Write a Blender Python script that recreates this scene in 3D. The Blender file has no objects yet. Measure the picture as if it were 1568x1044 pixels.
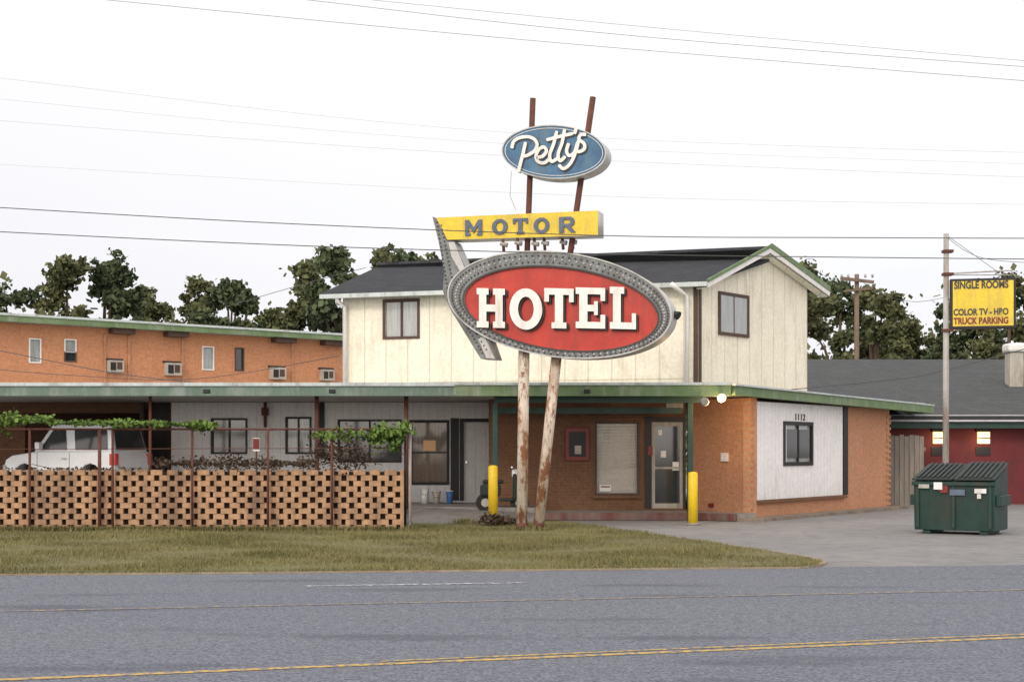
import bpy, math, random
import numpy as np
from mathutils import Vector, Matrix
random.seed(7)
F=2178.0; CX=784.0; HY=690.0; CH=1.6
def WX(px,D): return (px-CX)*D/F
def WZ(py,D): return CH+(HY-py)*D/F
def P(px,py,D): return Vector((WX(px,D),D,WZ(py,D)))
def G(px,py,z=0.0):
    D=(CH-z)*F/(py-HY); return (WX(px,D),D)
scn=bpy.context.scene; col=scn.collection
# ------------------------------------------------------------------ materials
def newmat(name):
    m=bpy.data.materials.new(name); m.use_nodes=True; nt=m.node_tree; nt.nodes.clear()
    o=nt.nodes.new('ShaderNodeOutputMaterial'); b=nt.nodes.new('ShaderNodeBsdfPrincipled')
    nt.links.new(b.outputs[0],o.inputs[0]); return m,nt,b
def N(nt,t,**kw):
    n=nt.nodes.new(t)
    for k,v in kw.items(): setattr(n,k,v)
    return n
def mth(nt,op,a,b=None):
    n=nt.nodes.new('ShaderNodeMath'); n.operation=op
    for i,v in enumerate((a,b)):
        if v is None: continue
        if isinstance(v,(int,float)): n.inputs[i].default_value=v
        else: nt.links.new(v,n.inputs[i])
    return n.outputs[0]
def mix(nt,f,a,b,mode='MIX'):
    n=nt.nodes.new('ShaderNodeMix'); n.data_type='RGBA'; n.blend_type=mode
    for i,v in ((0,f),(6,a),(7,b)):
        if isinstance(v,(int,float)): n.inputs[i].default_value=v
        elif isinstance(v,tuple): n.inputs[i].default_value=(*v[:3],1)
        else: nt.links.new(v,n.inputs[i])
    return n.outputs[2]
def noise(nt,scale,detail=4,stretch=(1,1,1),rough=.55):
    tc=N(nt,'ShaderNodeTexCoord'); mp=N(nt,'ShaderNodeMapping'); mp.inputs[3].default_value=stretch
    nt.links.new(tc.outputs['Object'],mp.inputs[0])
    n=N(nt,'ShaderNodeTexNoise'); n.inputs['Scale'].default_value=scale; n.inputs['Detail'].default_value=detail
    n.inputs['Roughness'].default_value=rough
    nt.links.new(mp.outputs[0],n.inputs['Vector']); return n.outputs['Fac']
def ramp(nt,f,a,b):
    n=N(nt,'ShaderNodeMapRange'); n.inputs[1].default_value=a; n.inputs[2].default_value=b
    nt.links.new(f,n.inputs[0]); return n.outputs[0]
def bump(nt,b,f,s=.3,d=.02):
    n=N(nt,'ShaderNodeBump'); n.inputs['Strength'].default_value=s; n.inputs['Distance'].default_value=d
    nt.links.new(f,n.inputs['Height']); nt.links.new(n.outputs[0],b.inputs['Normal'])
def mat(name,c,rough=.7,var=.2,scale=3,c2=None,dirt=None,dirt_amt=.5,metal=0,spec=.4,bmp=0,stripe=None,stretch=(1,1,1),coat=0,rust=None,base=None):
    m,nt,b=newmat(name)
    lo=tuple(x*(1-var) for x in c); hi=tuple(min(1,x*(1+var)) for x in (c2 or c))
    f=ramp(nt,noise(nt,scale,5,stretch),.3,.7)
    o=mix(nt,f,lo,hi)
    f2=ramp(nt,noise(nt,scale*9,3),.3,.7)
    o=mix(nt,.25,o,mix(nt,f2,tuple(x*.6 for x in c),tuple(min(1,x*1.3) for x in c)))
    if dirt:
        d=ramp(nt,noise(nt,1.7,8,(1.5,1.5,.35),.7),.62-.2*dirt_amt,.80-.15*dirt_amt)
        o=mix(nt,d,o,dirt)
        d=ramp(nt,noise(nt,6,6,(2.2,2.2,.16),.7),.52,.78)
        o=mix(nt,mth(nt,'MULTIPLY',d,.85*dirt_amt),o,dirt)
    if rust:
        d=ramp(nt,noise(nt,5,8,(1,1,.45),.75),.49,.56); o=mix(nt,d,o,rust)
    if base is not None: # splash-back dirt climbing from height base
        tc=N(nt,'ShaderNodeTexCoord'); s=N(nt,'ShaderNodeSeparateXYZ'); nt.links.new(tc.outputs['Object'],s.inputs[0])
        d=mth(nt,'MULTIPLY',ramp(nt,s.outputs[2],base+.6,base),ramp(nt,noise(nt,3,6,(2,2,.6),.7),.35,.75)); o=mix(nt,mth(nt,'MULTIPLY',d,.5),o,tuple(x*.5 for x in (dirt or c)))
    if stripe:
        tc=N(nt,'ShaderNodeTexCoord'); s=N(nt,'ShaderNodeSeparateXYZ'); nt.links.new(tc.outputs['Object'],s.inputs[0])
        g=mth(nt,'LESS_THAN',mth(nt,'FRACT',mth(nt,'DIVIDE',s.outputs[0],stripe)),.06)
        o=mix(nt,mth(nt,'MULTIPLY',g,.45),o,tuple(x*.45 for x in c))
    nt.links.new(o,b.inputs['Base Color']); b.inputs['Roughness'].default_value=rough; b.inputs['Metallic'].default_value=metal
    b.inputs['Specular IOR Level'].default_value=spec
    if coat: b.inputs['Coat Weight'].default_value=coat; b.inputs['Coat Roughness'].default_value=.05
    if bmp: bump(nt,b,noise(nt,scale*6,5),bmp)
    return m
def brick(name,c1,c2,mortar,w=.21,h=.072,ms=.007,plane='xz',dirt=None,rough=.85):
    m,nt,b=newmat(name)
    tc=N(nt,'ShaderNodeTexCoord'); s=N(nt,'ShaderNodeSeparateXYZ'); nt.links.new(tc.outputs['Object'],s.inputs[0])
    cb=N(nt,'ShaderNodeCombineXYZ'); nt.links.new(s.outputs[0],cb.inputs[0]); nt.links.new(s.outputs[2 if plane=='xz' else 1],cb.inputs[1])
    t=N(nt,'ShaderNodeTexBrick'); nt.links.new(cb.outputs[0],t.inputs['Vector'])
    t.inputs['Color1'].default_value=(*c1,1); t.inputs['Color2'].default_value=(*c2,1); t.inputs['Mortar'].default_value=(*mortar,1)
    t.inputs['Scale'].default_value=1; t.inputs['Brick Width'].default_value=w; t.inputs['Row Height'].default_value=h
    t.inputs['Mortar Size'].default_value=ms; t.inputs['Mortar Smooth'].default_value=.2
    f=ramp(nt,noise(nt,.9,6,(1,1,.6)),.3,.72)
    o=mix(nt,mth(nt,'MULTIPLY',f,.5),t.outputs['Color'],dirt or tuple(x*.5 for x in c1))
    f=ramp(nt,noise(nt,3.5,7,(1.6,1.6,.3),.7),.52,.78); o=mix(nt,mth(nt,'MULTIPLY',f,.5),o,tuple(x*.45 for x in c1))
    f2=ramp(nt,noise(nt,12,4),.3,.7); o=mix(nt,.22,o,mix(nt,f2,tuple(x*.4 for x in c1),tuple(min(1,x*1.7) for x in c1)))
    nt.links.new(o,b.inputs['Base Color']); b.inputs['Roughness'].default_value=rough; b.inputs['Specular IOR Level'].default_value=.2
    bump(nt,b,t.outputs['Fac'],-.4,.01)
    return m
def leafmat(name,dark,light,scale=.5):
    m,nt,b=newmat(name)
    a=N(nt,'ShaderNodeAttribute'); a.attribute_name='lv'
    f=ramp(nt,noise(nt,scale,3),.35,.65)
    g=mth(nt,'ADD',mth(nt,'MULTIPLY',f,.6),mth(nt,'MULTIPLY',a.outputs['Fac'],.5))
    o=mix(nt,g,dark,light)
    nt.links.new(o,b.inputs['Base Color']); b.inputs['Roughness'].default_value=.75; b.inputs['Specular IOR Level'].default_value=.2
    return m
def emis(name,c,s,base=(.8,.8,.7)):
    m,nt,b=newmat(name); b.inputs['Base Color'].default_value=(*base,1)
    b.inputs['Emission Color'].default_value=(*c,1); b.inputs['Emission Strength'].default_value=s; return m

M={}
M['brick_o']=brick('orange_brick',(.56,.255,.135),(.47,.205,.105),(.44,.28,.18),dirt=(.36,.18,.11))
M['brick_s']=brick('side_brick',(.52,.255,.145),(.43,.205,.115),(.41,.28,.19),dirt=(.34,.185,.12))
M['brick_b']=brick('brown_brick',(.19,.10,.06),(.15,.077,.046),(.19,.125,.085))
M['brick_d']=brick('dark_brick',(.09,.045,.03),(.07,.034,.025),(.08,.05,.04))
M['brick_f']=mat('screen_brick',(.42,.26,.16),.9,.35,5,dirt=(.19,.12,.085),dirt_amt=.9,bmp=.3)
M['siding']=mat('white_siding',(.80,.80,.82),.6,.05,1.5,dirt=(.56,.54,.53),dirt_amt=.25,stripe=.2,base=.3)
M['cream']=mat('cream_panel',(.80,.765,.655),.65,.08,1.2,dirt=(.54,.49,.38),dirt_amt=.5,stripe=.61,bmp=.1,base=3.0)
M['white']=mat('white_paint',(.74,.74,.74),.55,.08,4,dirt=(.42,.4,.36),dirt_amt=.3)
M['acgrey']=mat('aged_enamel',(.42,.40,.36),.55,.12,4,dirt=(.2,.17,.13),dirt_amt=.6)
M['gutter']=mat('gutter_metal',(.50,.56,.58),.45,.1,3,dirt=(.25,.26,.25),dirt_amt=.6)
M['green']=mat('green_fascia',(.115,.19,.085),.6,.2,2,c2=(.15,.22,.11),dirt=(.25,.29,.23),dirt_amt=.6)
M['greyg']=mat('weathered_green_fascia',(.12,.18,.145),.6,.2,2,dirt=(.25,.29,.28),dirt_amt=.6)
M['dgreen']=mat('dark_green_paint',(.018,.055,.045),.5,.25,3)
M['black']=mat('black_trim',(.015,.015,.017),.5,.3,3)
M['brown']=mat('brown_trim',(.075,.045,.035),.6,.25,3)
M['soffit']=mat('soffit',(.42,.42,.39),.8,.15,2)
M['shingle']=brick('dark_shingles',(.028,.031,.04),(.052,.055,.065),(.014,.016,.02),w=.3,h=.14,ms=.012,plane='xy',dirt=(.06,.065,.072))
M['shingle2']=brick('grey_shingles',(.065,.07,.077),(.10,.105,.11),(.04,.045,.05),w=.3,h=.14,ms=.014,plane='xy',dirt=(.055,.065,.06))
M['glass']=mat('window_glass',(.03,.035,.04),.08,.5,2,spec=.9)
M['glassc']=mat('curtained_glass',(.30,.33,.34),.3,.35,2.5,spec=.8,coat=1,stretch=(6,1,.4))
M['blind']=mat('pale_blind',(.42,.40,.36),.4,.15,2,coat=.8,stretch=(1,1,6))
M['tan']=mat('tan_curtain',(.17,.12,.08),.35,.45,3,coat=1,stretch=(8,1,.3))
M['red']=mat('red_enamel',(.44,.030,.020),.4,.12,2,c2=(.52,.045,.028),dirt=(.27,.035,.028),dirt_amt=.6)
M['rim']=mat('galvanised_rim',(.19,.205,.215),.6,.35,7,dirt=(.10,.095,.09),dirt_amt=.6,metal=.2)
M['rimside']=mat('rim_side',(.50,.51,.51),.5,.15,3,dirt=(.25,.22,.19),dirt_amt=.6)
M['yellow']=mat('yellow_enamel',(.72,.54,.04),.45,.1,2,dirt=(.44,.33,.10),dirt_amt=.6)
M['bluesign']=mat('blue_enamel',(.025,.095,.21),.4,.25,4,c2=(.045,.15,.27),dirt=(.09,.17,.24),dirt_amt=.6)
M['motorl']=mat('faded_blue_letters',(.10,.13,.19),.6,.25,6)
M['letter']=mat('letter_white',(.80,.79,.77),.5,.06,5,dirt=(.50,.45,.40),dirt_amt=.45)
M['ledge']=mat('letter_edge',(.05,.05,.05),.6,.2,5)
M['rust']=mat('rusty_pole',(.11,.042,.03),.8,.35,5,bmp=.3)
M['pole']=mat('peeling_pole',(.60,.55,.48),.7,.12,3,dirt=(.36,.22,.13),dirt_amt=.9,bmp=.2,rust=(.24,.105,.05))
M['ybol']=mat('bollard_yellow',(.76,.53,.015),.5,.1,4,dirt=(.36,.27,.09),dirt_amt=.5)
M['dump']=mat('dumpster_green',(.008,.038,.032),.55,.3,3,dirt=(.035,.037,.03),dirt_amt=.7)
M['lid']=mat('lid_plastic',(.018,.026,.026),.6,.3,4)
M['rubber']=mat('rubber',(.02,.02,.02),.8,.2,4)
M['carw']=mat('car_paint_white',(.72,.75,.80),.25,.03,3,coat=1)
M['chrome']=mat('chrome',(.6,.6,.6),.2,.1,3,metal=1)
M['redlamp']=mat('red_lamp',(.5,.02,.02),.2,.1,3,coat=1)
M['wood']=mat('weathered_wood',(.22,.195,.17),.85,.3,2,stripe=.142,stretch=(5,5,.5))
M['upole']=mat('utility_pole_wood',(.16,.12,.09),.9,.2,3)
M['bark']=mat('bark',(.09,.065,.045),.9,.3,4)
M['maroon']=mat('maroon_wall',(.12,.018,.022),.7,.2,2,dirt=(.07,.02,.02))
M['lav']=mat('pale_fascia',(.52,.52,.58),.6,.1,2)
M['conc']=mat('concrete',(.25,.24,.23),.85,.15,.8,dirt=(.15,.145,.14),dirt_amt=.6,bmp=.15)
M['concb']=mat('stained_kerb',(.22,.18,.145),.9,.25,2,dirt=(.13,.11,.09),dirt_amt=.7,bmp=.2)
M['kerb']=mat('red_kerb_paint',(.12,.045,.04),.8,.3,2,dirt=(.16,.14,.125),dirt_amt=.9)
M['wire']=mat('wire',(.07,.07,.075),.6,.1,2)
M['wiref']=mat('wire_pale',(.32,.32,.34),.6,.1,2)
M['galv']=mat('galvanised_pole',(.40,.40,.39),.55,.2,3,dirt=(.2,.14,.1),dirt_amt=.8)
M['poster']=mat('poster_red',(.18,.02,.02),.4,.2,3)
M['lamp']=emis('lit_lamp',(1,.68,.30),3.0)
M['lamp2']=emis('lit_wall_lamp',(1,.60,.25),1.5)
M['glow']=emis('curtain_glow',(1,.55,.22),.2,(.2,.13,.08))
M['skyb']=mat('blue_plastic',(.05,.16,.4),.4,.2,5)
M['leaf_t']=leafmat('tree_leaves',(.022,.040,.022),(.11,.14,.070),.4)
M['leaf_t2']=leafmat('tree_leaves_olive',(.032,.045,.022),(.155,.165,.08),.4)
M['leaf_v']=leafmat('vine_leaves',(.025,.06,.015),(.17,.26,.06),2)
M['leaf_d']=leafmat('dry_vine',(.03,.02,.016),(.12,.085,.06),3)
M['blade']=leafmat('grass_blades',(.075,.078,.028),(.25,.225,.105),.5)

# ------------------------------------------------------------------ mesh helpers
def empty(name):
    e=bpy.data.objects.new(name,None); e.empty_display_size=.3; col.objects.link(e); return e
def obj(name,me,par=None,mats=()):
    o=bpy.data.objects.new(name,me); col.objects.link(o)
    for m in mats: me.materials.append(m)
    if par: o.parent=par
    return o
def mesh(name,v,f,m,par=None):
    me=bpy.data.meshes.new(name); me.from_pydata([tuple(x) for x in v],[],f); me.update()
    return obj(name,me,par,[m] if m else [])
BF=[(0,3,2,1),(4,5,6,7),(0,1,5,4),(1,2,6,5),(2,3,7,6),(3,0,4,7)]
def boxv(x0,x1,y0,y1,z0,z1): return [(x0,y0,z0),(x1,y0,z0),(x1,y1,z0),(x0,y1,z0),(x0,y0,z1),(x1,y0,z1),(x1,y1,z1),(x0,y1,z1)]
def multibox(name,bs,m,par=None,bev=0):
    v=[];f=[]
    for b in bs:
        n=len(v); v+=boxv(*b); f+=[tuple(i+n for i in q) for q in BF]
    o=mesh(name,v,f,m,par)
    if bev:
        md=o.modifiers.new('b','BEVEL'); md.width=bev; md.segments=2
    return o
class Wall:
    def __init__(s,a,b):
        s.o=Vector((a[0],a[1],0)); d=Vector((b[0]-a[0],b[1]-a[1])); s.L=d.length; s.d=d.normalized(); s.ang=math.atan2(s.d.y,s.d.x)
        s.M=Matrix.Translation(s.o)@Matrix.Rotation(s.ang,4,'Z')
    def u(s,px):
        k=(px-CX)/F; return (k*s.o.y-s.o.x)/(s.d.x-k*s.d.y)
    def uz(s,px,py):
        u=s.u(px); D=s.o.y+u*s.d.y; return u,WZ(py,D)
    def rect(s,px0,px1,py0,py1):
        u0=s.u(px0);u1=s.u(px1);um=(px0+px1)/2
        return u0,u1,s.uz(um,py1)[1],s.uz(um,py0)[1]
    def put(s,o): o.matrix_world=s.M; return o
    def box(s,name,r,y0,y1,m,par,bev=0):
        return s.put(multibox(name,[(r[0],r[1],y0,y1,r[2],r[3])],m,par,bev))
    def pbox(s,name,px0,px1,py0,py1,y0,y1,m,par,bev=0): return s.box(name,s.rect(px0,px1,py0,py1),y0,y1,m,par,bev)
    def wall(s,name,r,openings,th,m,par):
        us=sorted({r[0],r[1],*[o[0] for o in openings],*[o[1] for o in openings]}); zs=sorted({r[2],r[3],*[o[2] for o in openings],*[o[3] for o in openings]})
        us=[u for u in us if r[0]<=u<=r[1]]; zs=[z for z in zs if r[2]<=z<=r[3]]
        bs=[]
        for i in range(len(us)-1):
            for j in range(len(zs)-1):
                cu=(us[i]+us[i+1])/2; cz=(zs[j]+zs[j+1])/2
                if any(o[0]<cu<o[1] and o[2]<cz<o[3] for o in openings): continue
                bs.append((us[i],us[i+1],0,th,zs[j],zs[j+1]))
        return s.put(multibox(name,bs,m,par))
    def window(s,name,r,fm,gm,par,fw=.06,mull='v',depth=.07,sill=None):
        u0,u1,z0,z1=r; e=.004
        bs=[(u0-fw,u0+.0,-.025,.1,z0-fw,z1+fw),(u1,u1+fw,-.025,.1,z0-fw,z1+fw),(u0,u1,-.025,.1,z1,z1+fw),(u0,u1,-.025,.1,z0-fw,z0)]
        i=.02; mid=(u0+u1)/2; zm=(z0+z1)/2
        if 'v' in mull: bs.append((mid-i,mid+i,-.01,.09,z0+e,z1-e))
        if 'h' in mull: bs.append((u0+e,u1-e,-.008,.088,zm-i,zm+i))
        s.put(multibox(name+'_frame',bs,fm,par))
        s.box(name+'_pane',(u0+e/2,u1-e/2,z0+e/2,z1-e/2),depth-.02,depth,gm,par)
        if sill: s.box(name+'_sill',(u0-.1,u1+.1,z0-fw-.07,z0-fw-.003),-.07,.02,sill,par)
def polyobj(name,wl,outl,y0,y1,m,par,side=None,px=True,bev=0):
    cu=bpy.data.curves.new(name,'CURVE'); cu.dimensions='2D'; cu.fill_mode='BOTH'; cu.extrude=(y1-y0)/2
    for ol in outl:
        sp=cu.splines.new('POLY'); sp.points.add(len(ol)-1)
        for i,p in enumerate(ol):
            u,z=wl.uz(*p) if px else p
            sp.points[i].co=(u,z,0,1)
        sp.use_cyclic_u=True
    tmp=bpy.data.objects.new('tmp',cu); col.objects.link(tmp)
    dg=bpy.context.evaluated_depsgraph_get(); dg.update()
    me=bpy.data.meshes.new_from_object(tmp.evaluated_get(dg)); bpy.data.objects.remove(tmp)
    c=(y0+y1)/2
    for v in me.vertices: v.co=(v.co.x,c-v.co.z,v.co.y)
    me.update(); me.materials.clear(); o=obj(name,me,par,[m]+([side] if side else []))
    for p in me.polygons: p.material_index=0 if (not side or abs(p.normal.y)>.5) else 1
    me.name=name
    return wl.put(o)
def ell(cx,cy,a,b,rot=0,n=64):
    c,s=math.cos(math.radians(rot)),math.sin(math.radians(rot)); r=[]
    for i in range(n):
        t=2*math.pi*i/n; x=a*math.cos(t); y=b*math.sin(t); r.append((cx+x*c-y*s,cy+x*s+y*c))
    return r
def tube(name,pts,rad,m,par=None,seg=8,cap=True):
    pts=[Vector(p) for p in pts]; n=len(pts)
    if not hasattr(rad,'__len__'): rad=[rad]*n
    v=[];f=[]
    for i,p in enumerate(pts):
        t=(pts[min(i+1,n-1)]-pts[max(i-1,0)]).normalized()
        a=t.cross(Vector((0,1,0)) if abs(t.y)<.9 else Vector((0,0,1))).normalized(); b=t.cross(a)
        for k in range(seg):
            th=2*math.pi*k/seg; v.append(p+(a*math.cos(th)+b*math.sin(th))*rad[i])
    for i in range(n-1):
        for k in range(seg):
            f.append((i*seg+k,i*seg+(k+1)%seg,(i+1)*seg+(k+1)%seg,(i+1)*seg+k))
    if cap: f.append(tuple(range(seg))[::-1]); f.append(tuple((n-1)*seg+k for k in range(seg)))
    o=mesh(name,v,f,m,par)
    if seg>5:
        for p in o.data.polygons: p.use_smooth=len(p.vertices)==4
    return o
def beam(name,p,q,w,h,m,par,off=(0,0,0)):
    p=Vector(p)+Vector(off);q=Vector(q)+Vector(off); t=(q-p).normalized(); a=t.cross(Vector((0,0,1))).normalized(); b=a.cross(t)
    v=[]
    for c in (p,q):
        for sa,sb in ((-1,-1),(1,-1),(1,1),(-1,1)): v.append(c+a*sa*w/2+b*sb*h/2)
    return mesh(name,v,[(0,1,2,3),(7,6,5,4),(0,4,5,1),(1,5,6,2),(2,6,7,3),(3,7,4,0)],m,par)
def prism(name,pts,z0,z1,m,par=None):
    n=len(pts); v=[(x,y,z0) for x,y in pts]+[(x,y,z1) for x,y in pts]
    return mesh(name,v,[tuple(range(n))[::-1],tuple(range(n,2*n))]+[(i,(i+1)%n,n+(i+1)%n,n+i) for i in range(n)],m,par)
def sheet(name,pts,z,m,par=None):
    return mesh(name,[(x,y,z) for x,y in pts],[tuple(range(len(pts)))],m,par)
rng=np.random.default_rng(3)
def quads(name,C,size,m,par=None,up=False):
    n=len(C); a=rng.normal(size=(n,3)); a/=np.linalg.norm(a,axis=1)[:,None]
    b=rng.normal(size=(n,3)); b-=a*np.sum(a*b,1)[:,None]; b/=np.linalg.norm(b,axis=1)[:,None]
    s=(np.asarray(size)*rng.uniform(.6,1.3,n))[:,None]
    if up:
        th=rng.uniform(0,6.28,n); a=np.stack([np.cos(th),np.sin(th),0*th],1); h=np.stack([rng.normal(0,.35,n),rng.normal(0,.35,n),np.ones(n)],1)
        V=np.stack([C-a*s*.12,C+a*s*.12,C+h*s],1); k=3
    else:
        V=np.stack([C-a*s*.5-b*s*.15,C+b*s*-.45,C+a*s*.5+b*s*.1,C+b*s*.45],1); k=4
    me=bpy.data.meshes.new(name); me.vertices.add(n*k); me.vertices.foreach_set('co',V.reshape(-1).astype(np.float32))
    me.loops.add(n*k); me.loops.foreach_set('vertex_index',np.arange(n*k,dtype=np.int32))
    me.polygons.add(n); me.polygons.foreach_set('loop_start',np.arange(0,n*k,k,dtype=np.int32)); 
    try: me.polygons.foreach_set('loop_total',np.full(n,k,dtype=np.int32))
    except Exception: pass
    at=me.attributes.new('lv','FLOAT','POINT'); at.data.foreach_set('value',np.repeat(rng.uniform(0,1,n),k).astype(np.float32))
    me.update(calc_edges=True); me.validate()
    return obj(name,me,par,[m])
def unit(k):
    d=rng.normal(size=(k,3)); return d/np.linalg.norm(d,axis=1)[:,None]
def tree(D,px,pytop,wpx,m,n=9500,leaf=.28,low=.04):
    x=WX(px,D); H=WZ(pytop,D); R=wpx*D/F/2
    e=empty('tree'); e.location=(x,D,0)
    tube('trunk',[(0,0,-.1),(.1,0,H*.3),(.0,.1,H*.6),(.1,0,H*.85)],[.28,.22,.14,.04],M['bark'],e)
    lean=rng.normal(0,.14,2)*R; cl=[]
    nc=int(rng.integers(34,48)); pk=rng.uniform(.36,.62)
    for i in range(nc):
        th=rng.uniform(0,6.28); t=rng.uniform(low,.95); prof=math.sqrt(max(.05,1-((t-pk)/(1.06-pk))**2)) if t>pk else math.sqrt(max(.3,1-((t-pk)/.75)**2))
        rr=R*prof*rng.uniform(.1,1.0)**.6*.98
        c=np.array([math.cos(th)*rr+lean[0]*t,math.sin(th)*rr+lean[1]*t,t*H]); r=R*rng.uniform(.13,.38)
        if c[2]+r*.85>H: c[2]=H-r*.85
        cl.append((c,r))
        if i%6==0: tube('limb_%d'%i,[(0,0,max(.25*H,c[2]*.55)),tuple(c*np.array([.5,.5,.85])),tuple(c)],[.12,.07,.02],M['bark'],e,5)
    cl.append((np.array([lean[0],lean[1],H-R*.3]),R*.33)); 
    w=np.array([r**1.7 for _,r in cl]); w/=w.sum(); C=[]
    for (c,r),ww in zip(cl,w):
        k=int(n*ww)+10; ns=12
        sub=c+unit(ns)*r*rng.uniform(.3,1.1,ns)[:,None]*np.array([1,1,.85]); sr=r*rng.uniform(.22,.55,ns)
        j=rng.integers(0,ns,k); C.append(sub[j]+rng.normal(size=(k,3))*(sr[j]*.6)[:,None]*np.array([1.1,1.1,.8]))
    C=np.concatenate(C); C=C[C[:,2]>.2]
    quads('crown',C,leaf,m,e)

# ------------------------------------------------------------------ world, light, camera
w=bpy.data.worlds.new("World"); scn.world=w; w.use_nodes=True; nt=w.node_tree; nt.nodes.clear()
out=N(nt,'ShaderNodeOutputWorld'); add=N(nt,'ShaderNodeAddShader')
sk=N(nt,'ShaderNodeTexSky'); sk.sky_type='NISHITA'; sk.sun_disc=False; sk.sun_elevation=math.radians(24); sk.sun_rotation=math.radians(200)
hs=N(nt,'ShaderNodeHueSaturation'); hs.inputs['Saturation'].default_value=.2; nt.links.new(sk.outputs[0],hs.inputs['Color'])
b1=N(nt,'ShaderNodeBackground'); b1.inputs[1].default_value=.05; nt.links.new(hs.outputs[0],b1.inputs[0])
tc=N(nt,'ShaderNodeTexCoord'); s=N(nt,'ShaderNodeSeparateXYZ'); nt.links.new(tc.outputs['Generated'],s.inputs[0])
mp=N(nt,'ShaderNodeMapping'); mp.inputs[3].default_value=(1,1,4.5); nt.links.new(tc.outputs['Generated'],mp.inputs[0])
nz=N(nt,'ShaderNodeTexNoise'); nz.inputs['Scale'].default_value=2.6; nz.inputs['Detail'].default_value=6; nt.links.new(mp.outputs[0],nz.inputs['Vector'])
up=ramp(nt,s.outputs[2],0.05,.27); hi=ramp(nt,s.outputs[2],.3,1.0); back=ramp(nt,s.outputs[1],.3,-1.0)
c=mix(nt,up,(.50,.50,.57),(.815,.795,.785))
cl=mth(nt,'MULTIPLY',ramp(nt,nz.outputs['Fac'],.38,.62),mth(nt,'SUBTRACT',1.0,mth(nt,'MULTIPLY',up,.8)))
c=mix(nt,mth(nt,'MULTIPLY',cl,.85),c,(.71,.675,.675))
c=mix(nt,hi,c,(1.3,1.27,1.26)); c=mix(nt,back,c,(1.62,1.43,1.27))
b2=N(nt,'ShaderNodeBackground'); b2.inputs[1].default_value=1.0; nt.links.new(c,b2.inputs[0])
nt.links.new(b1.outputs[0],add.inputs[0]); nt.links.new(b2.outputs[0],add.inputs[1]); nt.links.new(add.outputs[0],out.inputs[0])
ld=bpy.data.lights.new('sun','SUN'); ld.energy=1.2; ld.angle=math.radians(11); ld.color=(1,.88,.72)
lo=bpy.data.objects.new('sun',ld); lo.rotation_euler=(math.radians(60),0,math.radians(-28)); col.objects.link(lo)
cd=bpy.data.cameras.new('camera'); cam=bpy.data.objects.new('camera',cd); col.objects.link(cam); scn.camera=cam
cd.sensor_width=36; cd.lens=36*F/1568; cd.shift_y=(HY-522)/1568; cd.clip_end=3000; cam.location=(0,0,CH); cam.rotation_euler=(math.radians(90),0,0)
scn.view_settings.view_transform='Standard'; scn.view_settings.look='None'; scn.view_settings.exposure=0

# ------------------------------------------------------------------ ground
gm=mat('ground_earth',(.13,.12,.06),.95,.3,.3,c2=(.16,.14,.08)); sheet('ground',[(-700,-300),(700,-300),(700,1200),(-700,1200)],-.03,gm)
m,nt,b=newmat('asphalt')
f=ramp(nt,noise(nt,.35,5,(.35,1.6,1)),.3,.7); o=mix(nt,f,(.105,.120,.160),(.145,.158,.198))
f=ramp(nt,noise(nt,1.1,6,(.10,2.4,1)),.42,.72); o=mix(nt,mth(nt,'MULTIPLY',f,.5),o,(.20,.21,.245))
sp=ramp(nt,noise(nt,34,2),.42,.60); o=mix(nt,.60,o,mix(nt,sp,(.030,.038,.058),(.28,.295,.34)))
sp=ramp(nt,noise(nt,12,5,(.8,1.2,1),.7),.38,.62); o=mix(nt,.40,o,mix(nt,sp,(.045,.053,.075),(.22,.235,.275)))
f=ramp(nt,noise(nt,.8,4,(.35,1.6,1)),.57,.66); o=mix(nt,mth(nt,'MULTIPLY',f,.5),o,(.06,.066,.088))
nt.links.new(o,b.inputs['Base Color']); b.inputs['Roughness'].default_value=.8; b.inputs['Specular IOR Level'].default_value=.3; bump(nt,b,noise(nt,30,4),.8,.02)
M['asphalt']=m
M['drive']=mat('driveway_asphalt',(.20,.20,.205),.85,.12,.4,c2=(.235,.23,.23),dirt=(.13,.13,.14),dirt_amt=.6,bmp=.3)
def edge(x): return 19.08+.12*x
road=sheet('road',[(-90,-25),(90,-25),(90,edge(90)),(12,edge(12)),(4,19.6),(0,edge(0)),(-12,edge(-12)),(-90,edge(-90))],.0,M['asphalt'])
def linemat(name,c,wear):
    m,nt,b=newmat(name); f=ramp(nt,noise(nt,14,5),.5-wear,.62-wear*.5); o=mix(nt,f,(.12,.13,.16),c); nt.links.new(o,b.inputs['Base Color']); b.inputs['Roughness'].default_value=.7; return m
M['yl']=linemat('yellow_line_paint',(.54,.35,.07),.10); M['yl2']=linemat('worn_yellow_line_paint',(.38,.27,.12),.02); M['wl']=linemat('white_line_paint',(.52,.53,.56),.05)
def stripe(name,f,x0,x1,wd,m,z=.004):
    n=24; a=[];c=[]
    for i in range(n+1):
        x=x0+(x1-x0)*i/n; a.append((x,f(x)-wd/2,z)); c.append((x,f(x)+wd/2,z))
    return mesh(name,a+c,[(i,i+1,n+2+i,n+1+i) for i in range(n)],m)
rl=empty('road_markings')
for nme,ff,x0,x1,wd,mm in [('centre_line_a',lambda x:10.95+.284*x,-25,30,.10,'yl'),('centre_line_b',lambda x:11.10+.292*x,-1,30,.06,'yl'),('turn_lane_line',lambda x:15.2+.2*x,-40,40,.10,'yl2')]:
    stripe(nme,ff,x0,x1,wd,M[mm]).parent=rl
a=G(465,897);bq=G(800,892)
stripe('lane_dash',lambda x:a[1]+(x-a[0])*(bq[1]-a[1])/(bq[0]-a[0]),a[0],bq[0],.14,M['wl']).parent=rl
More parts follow.
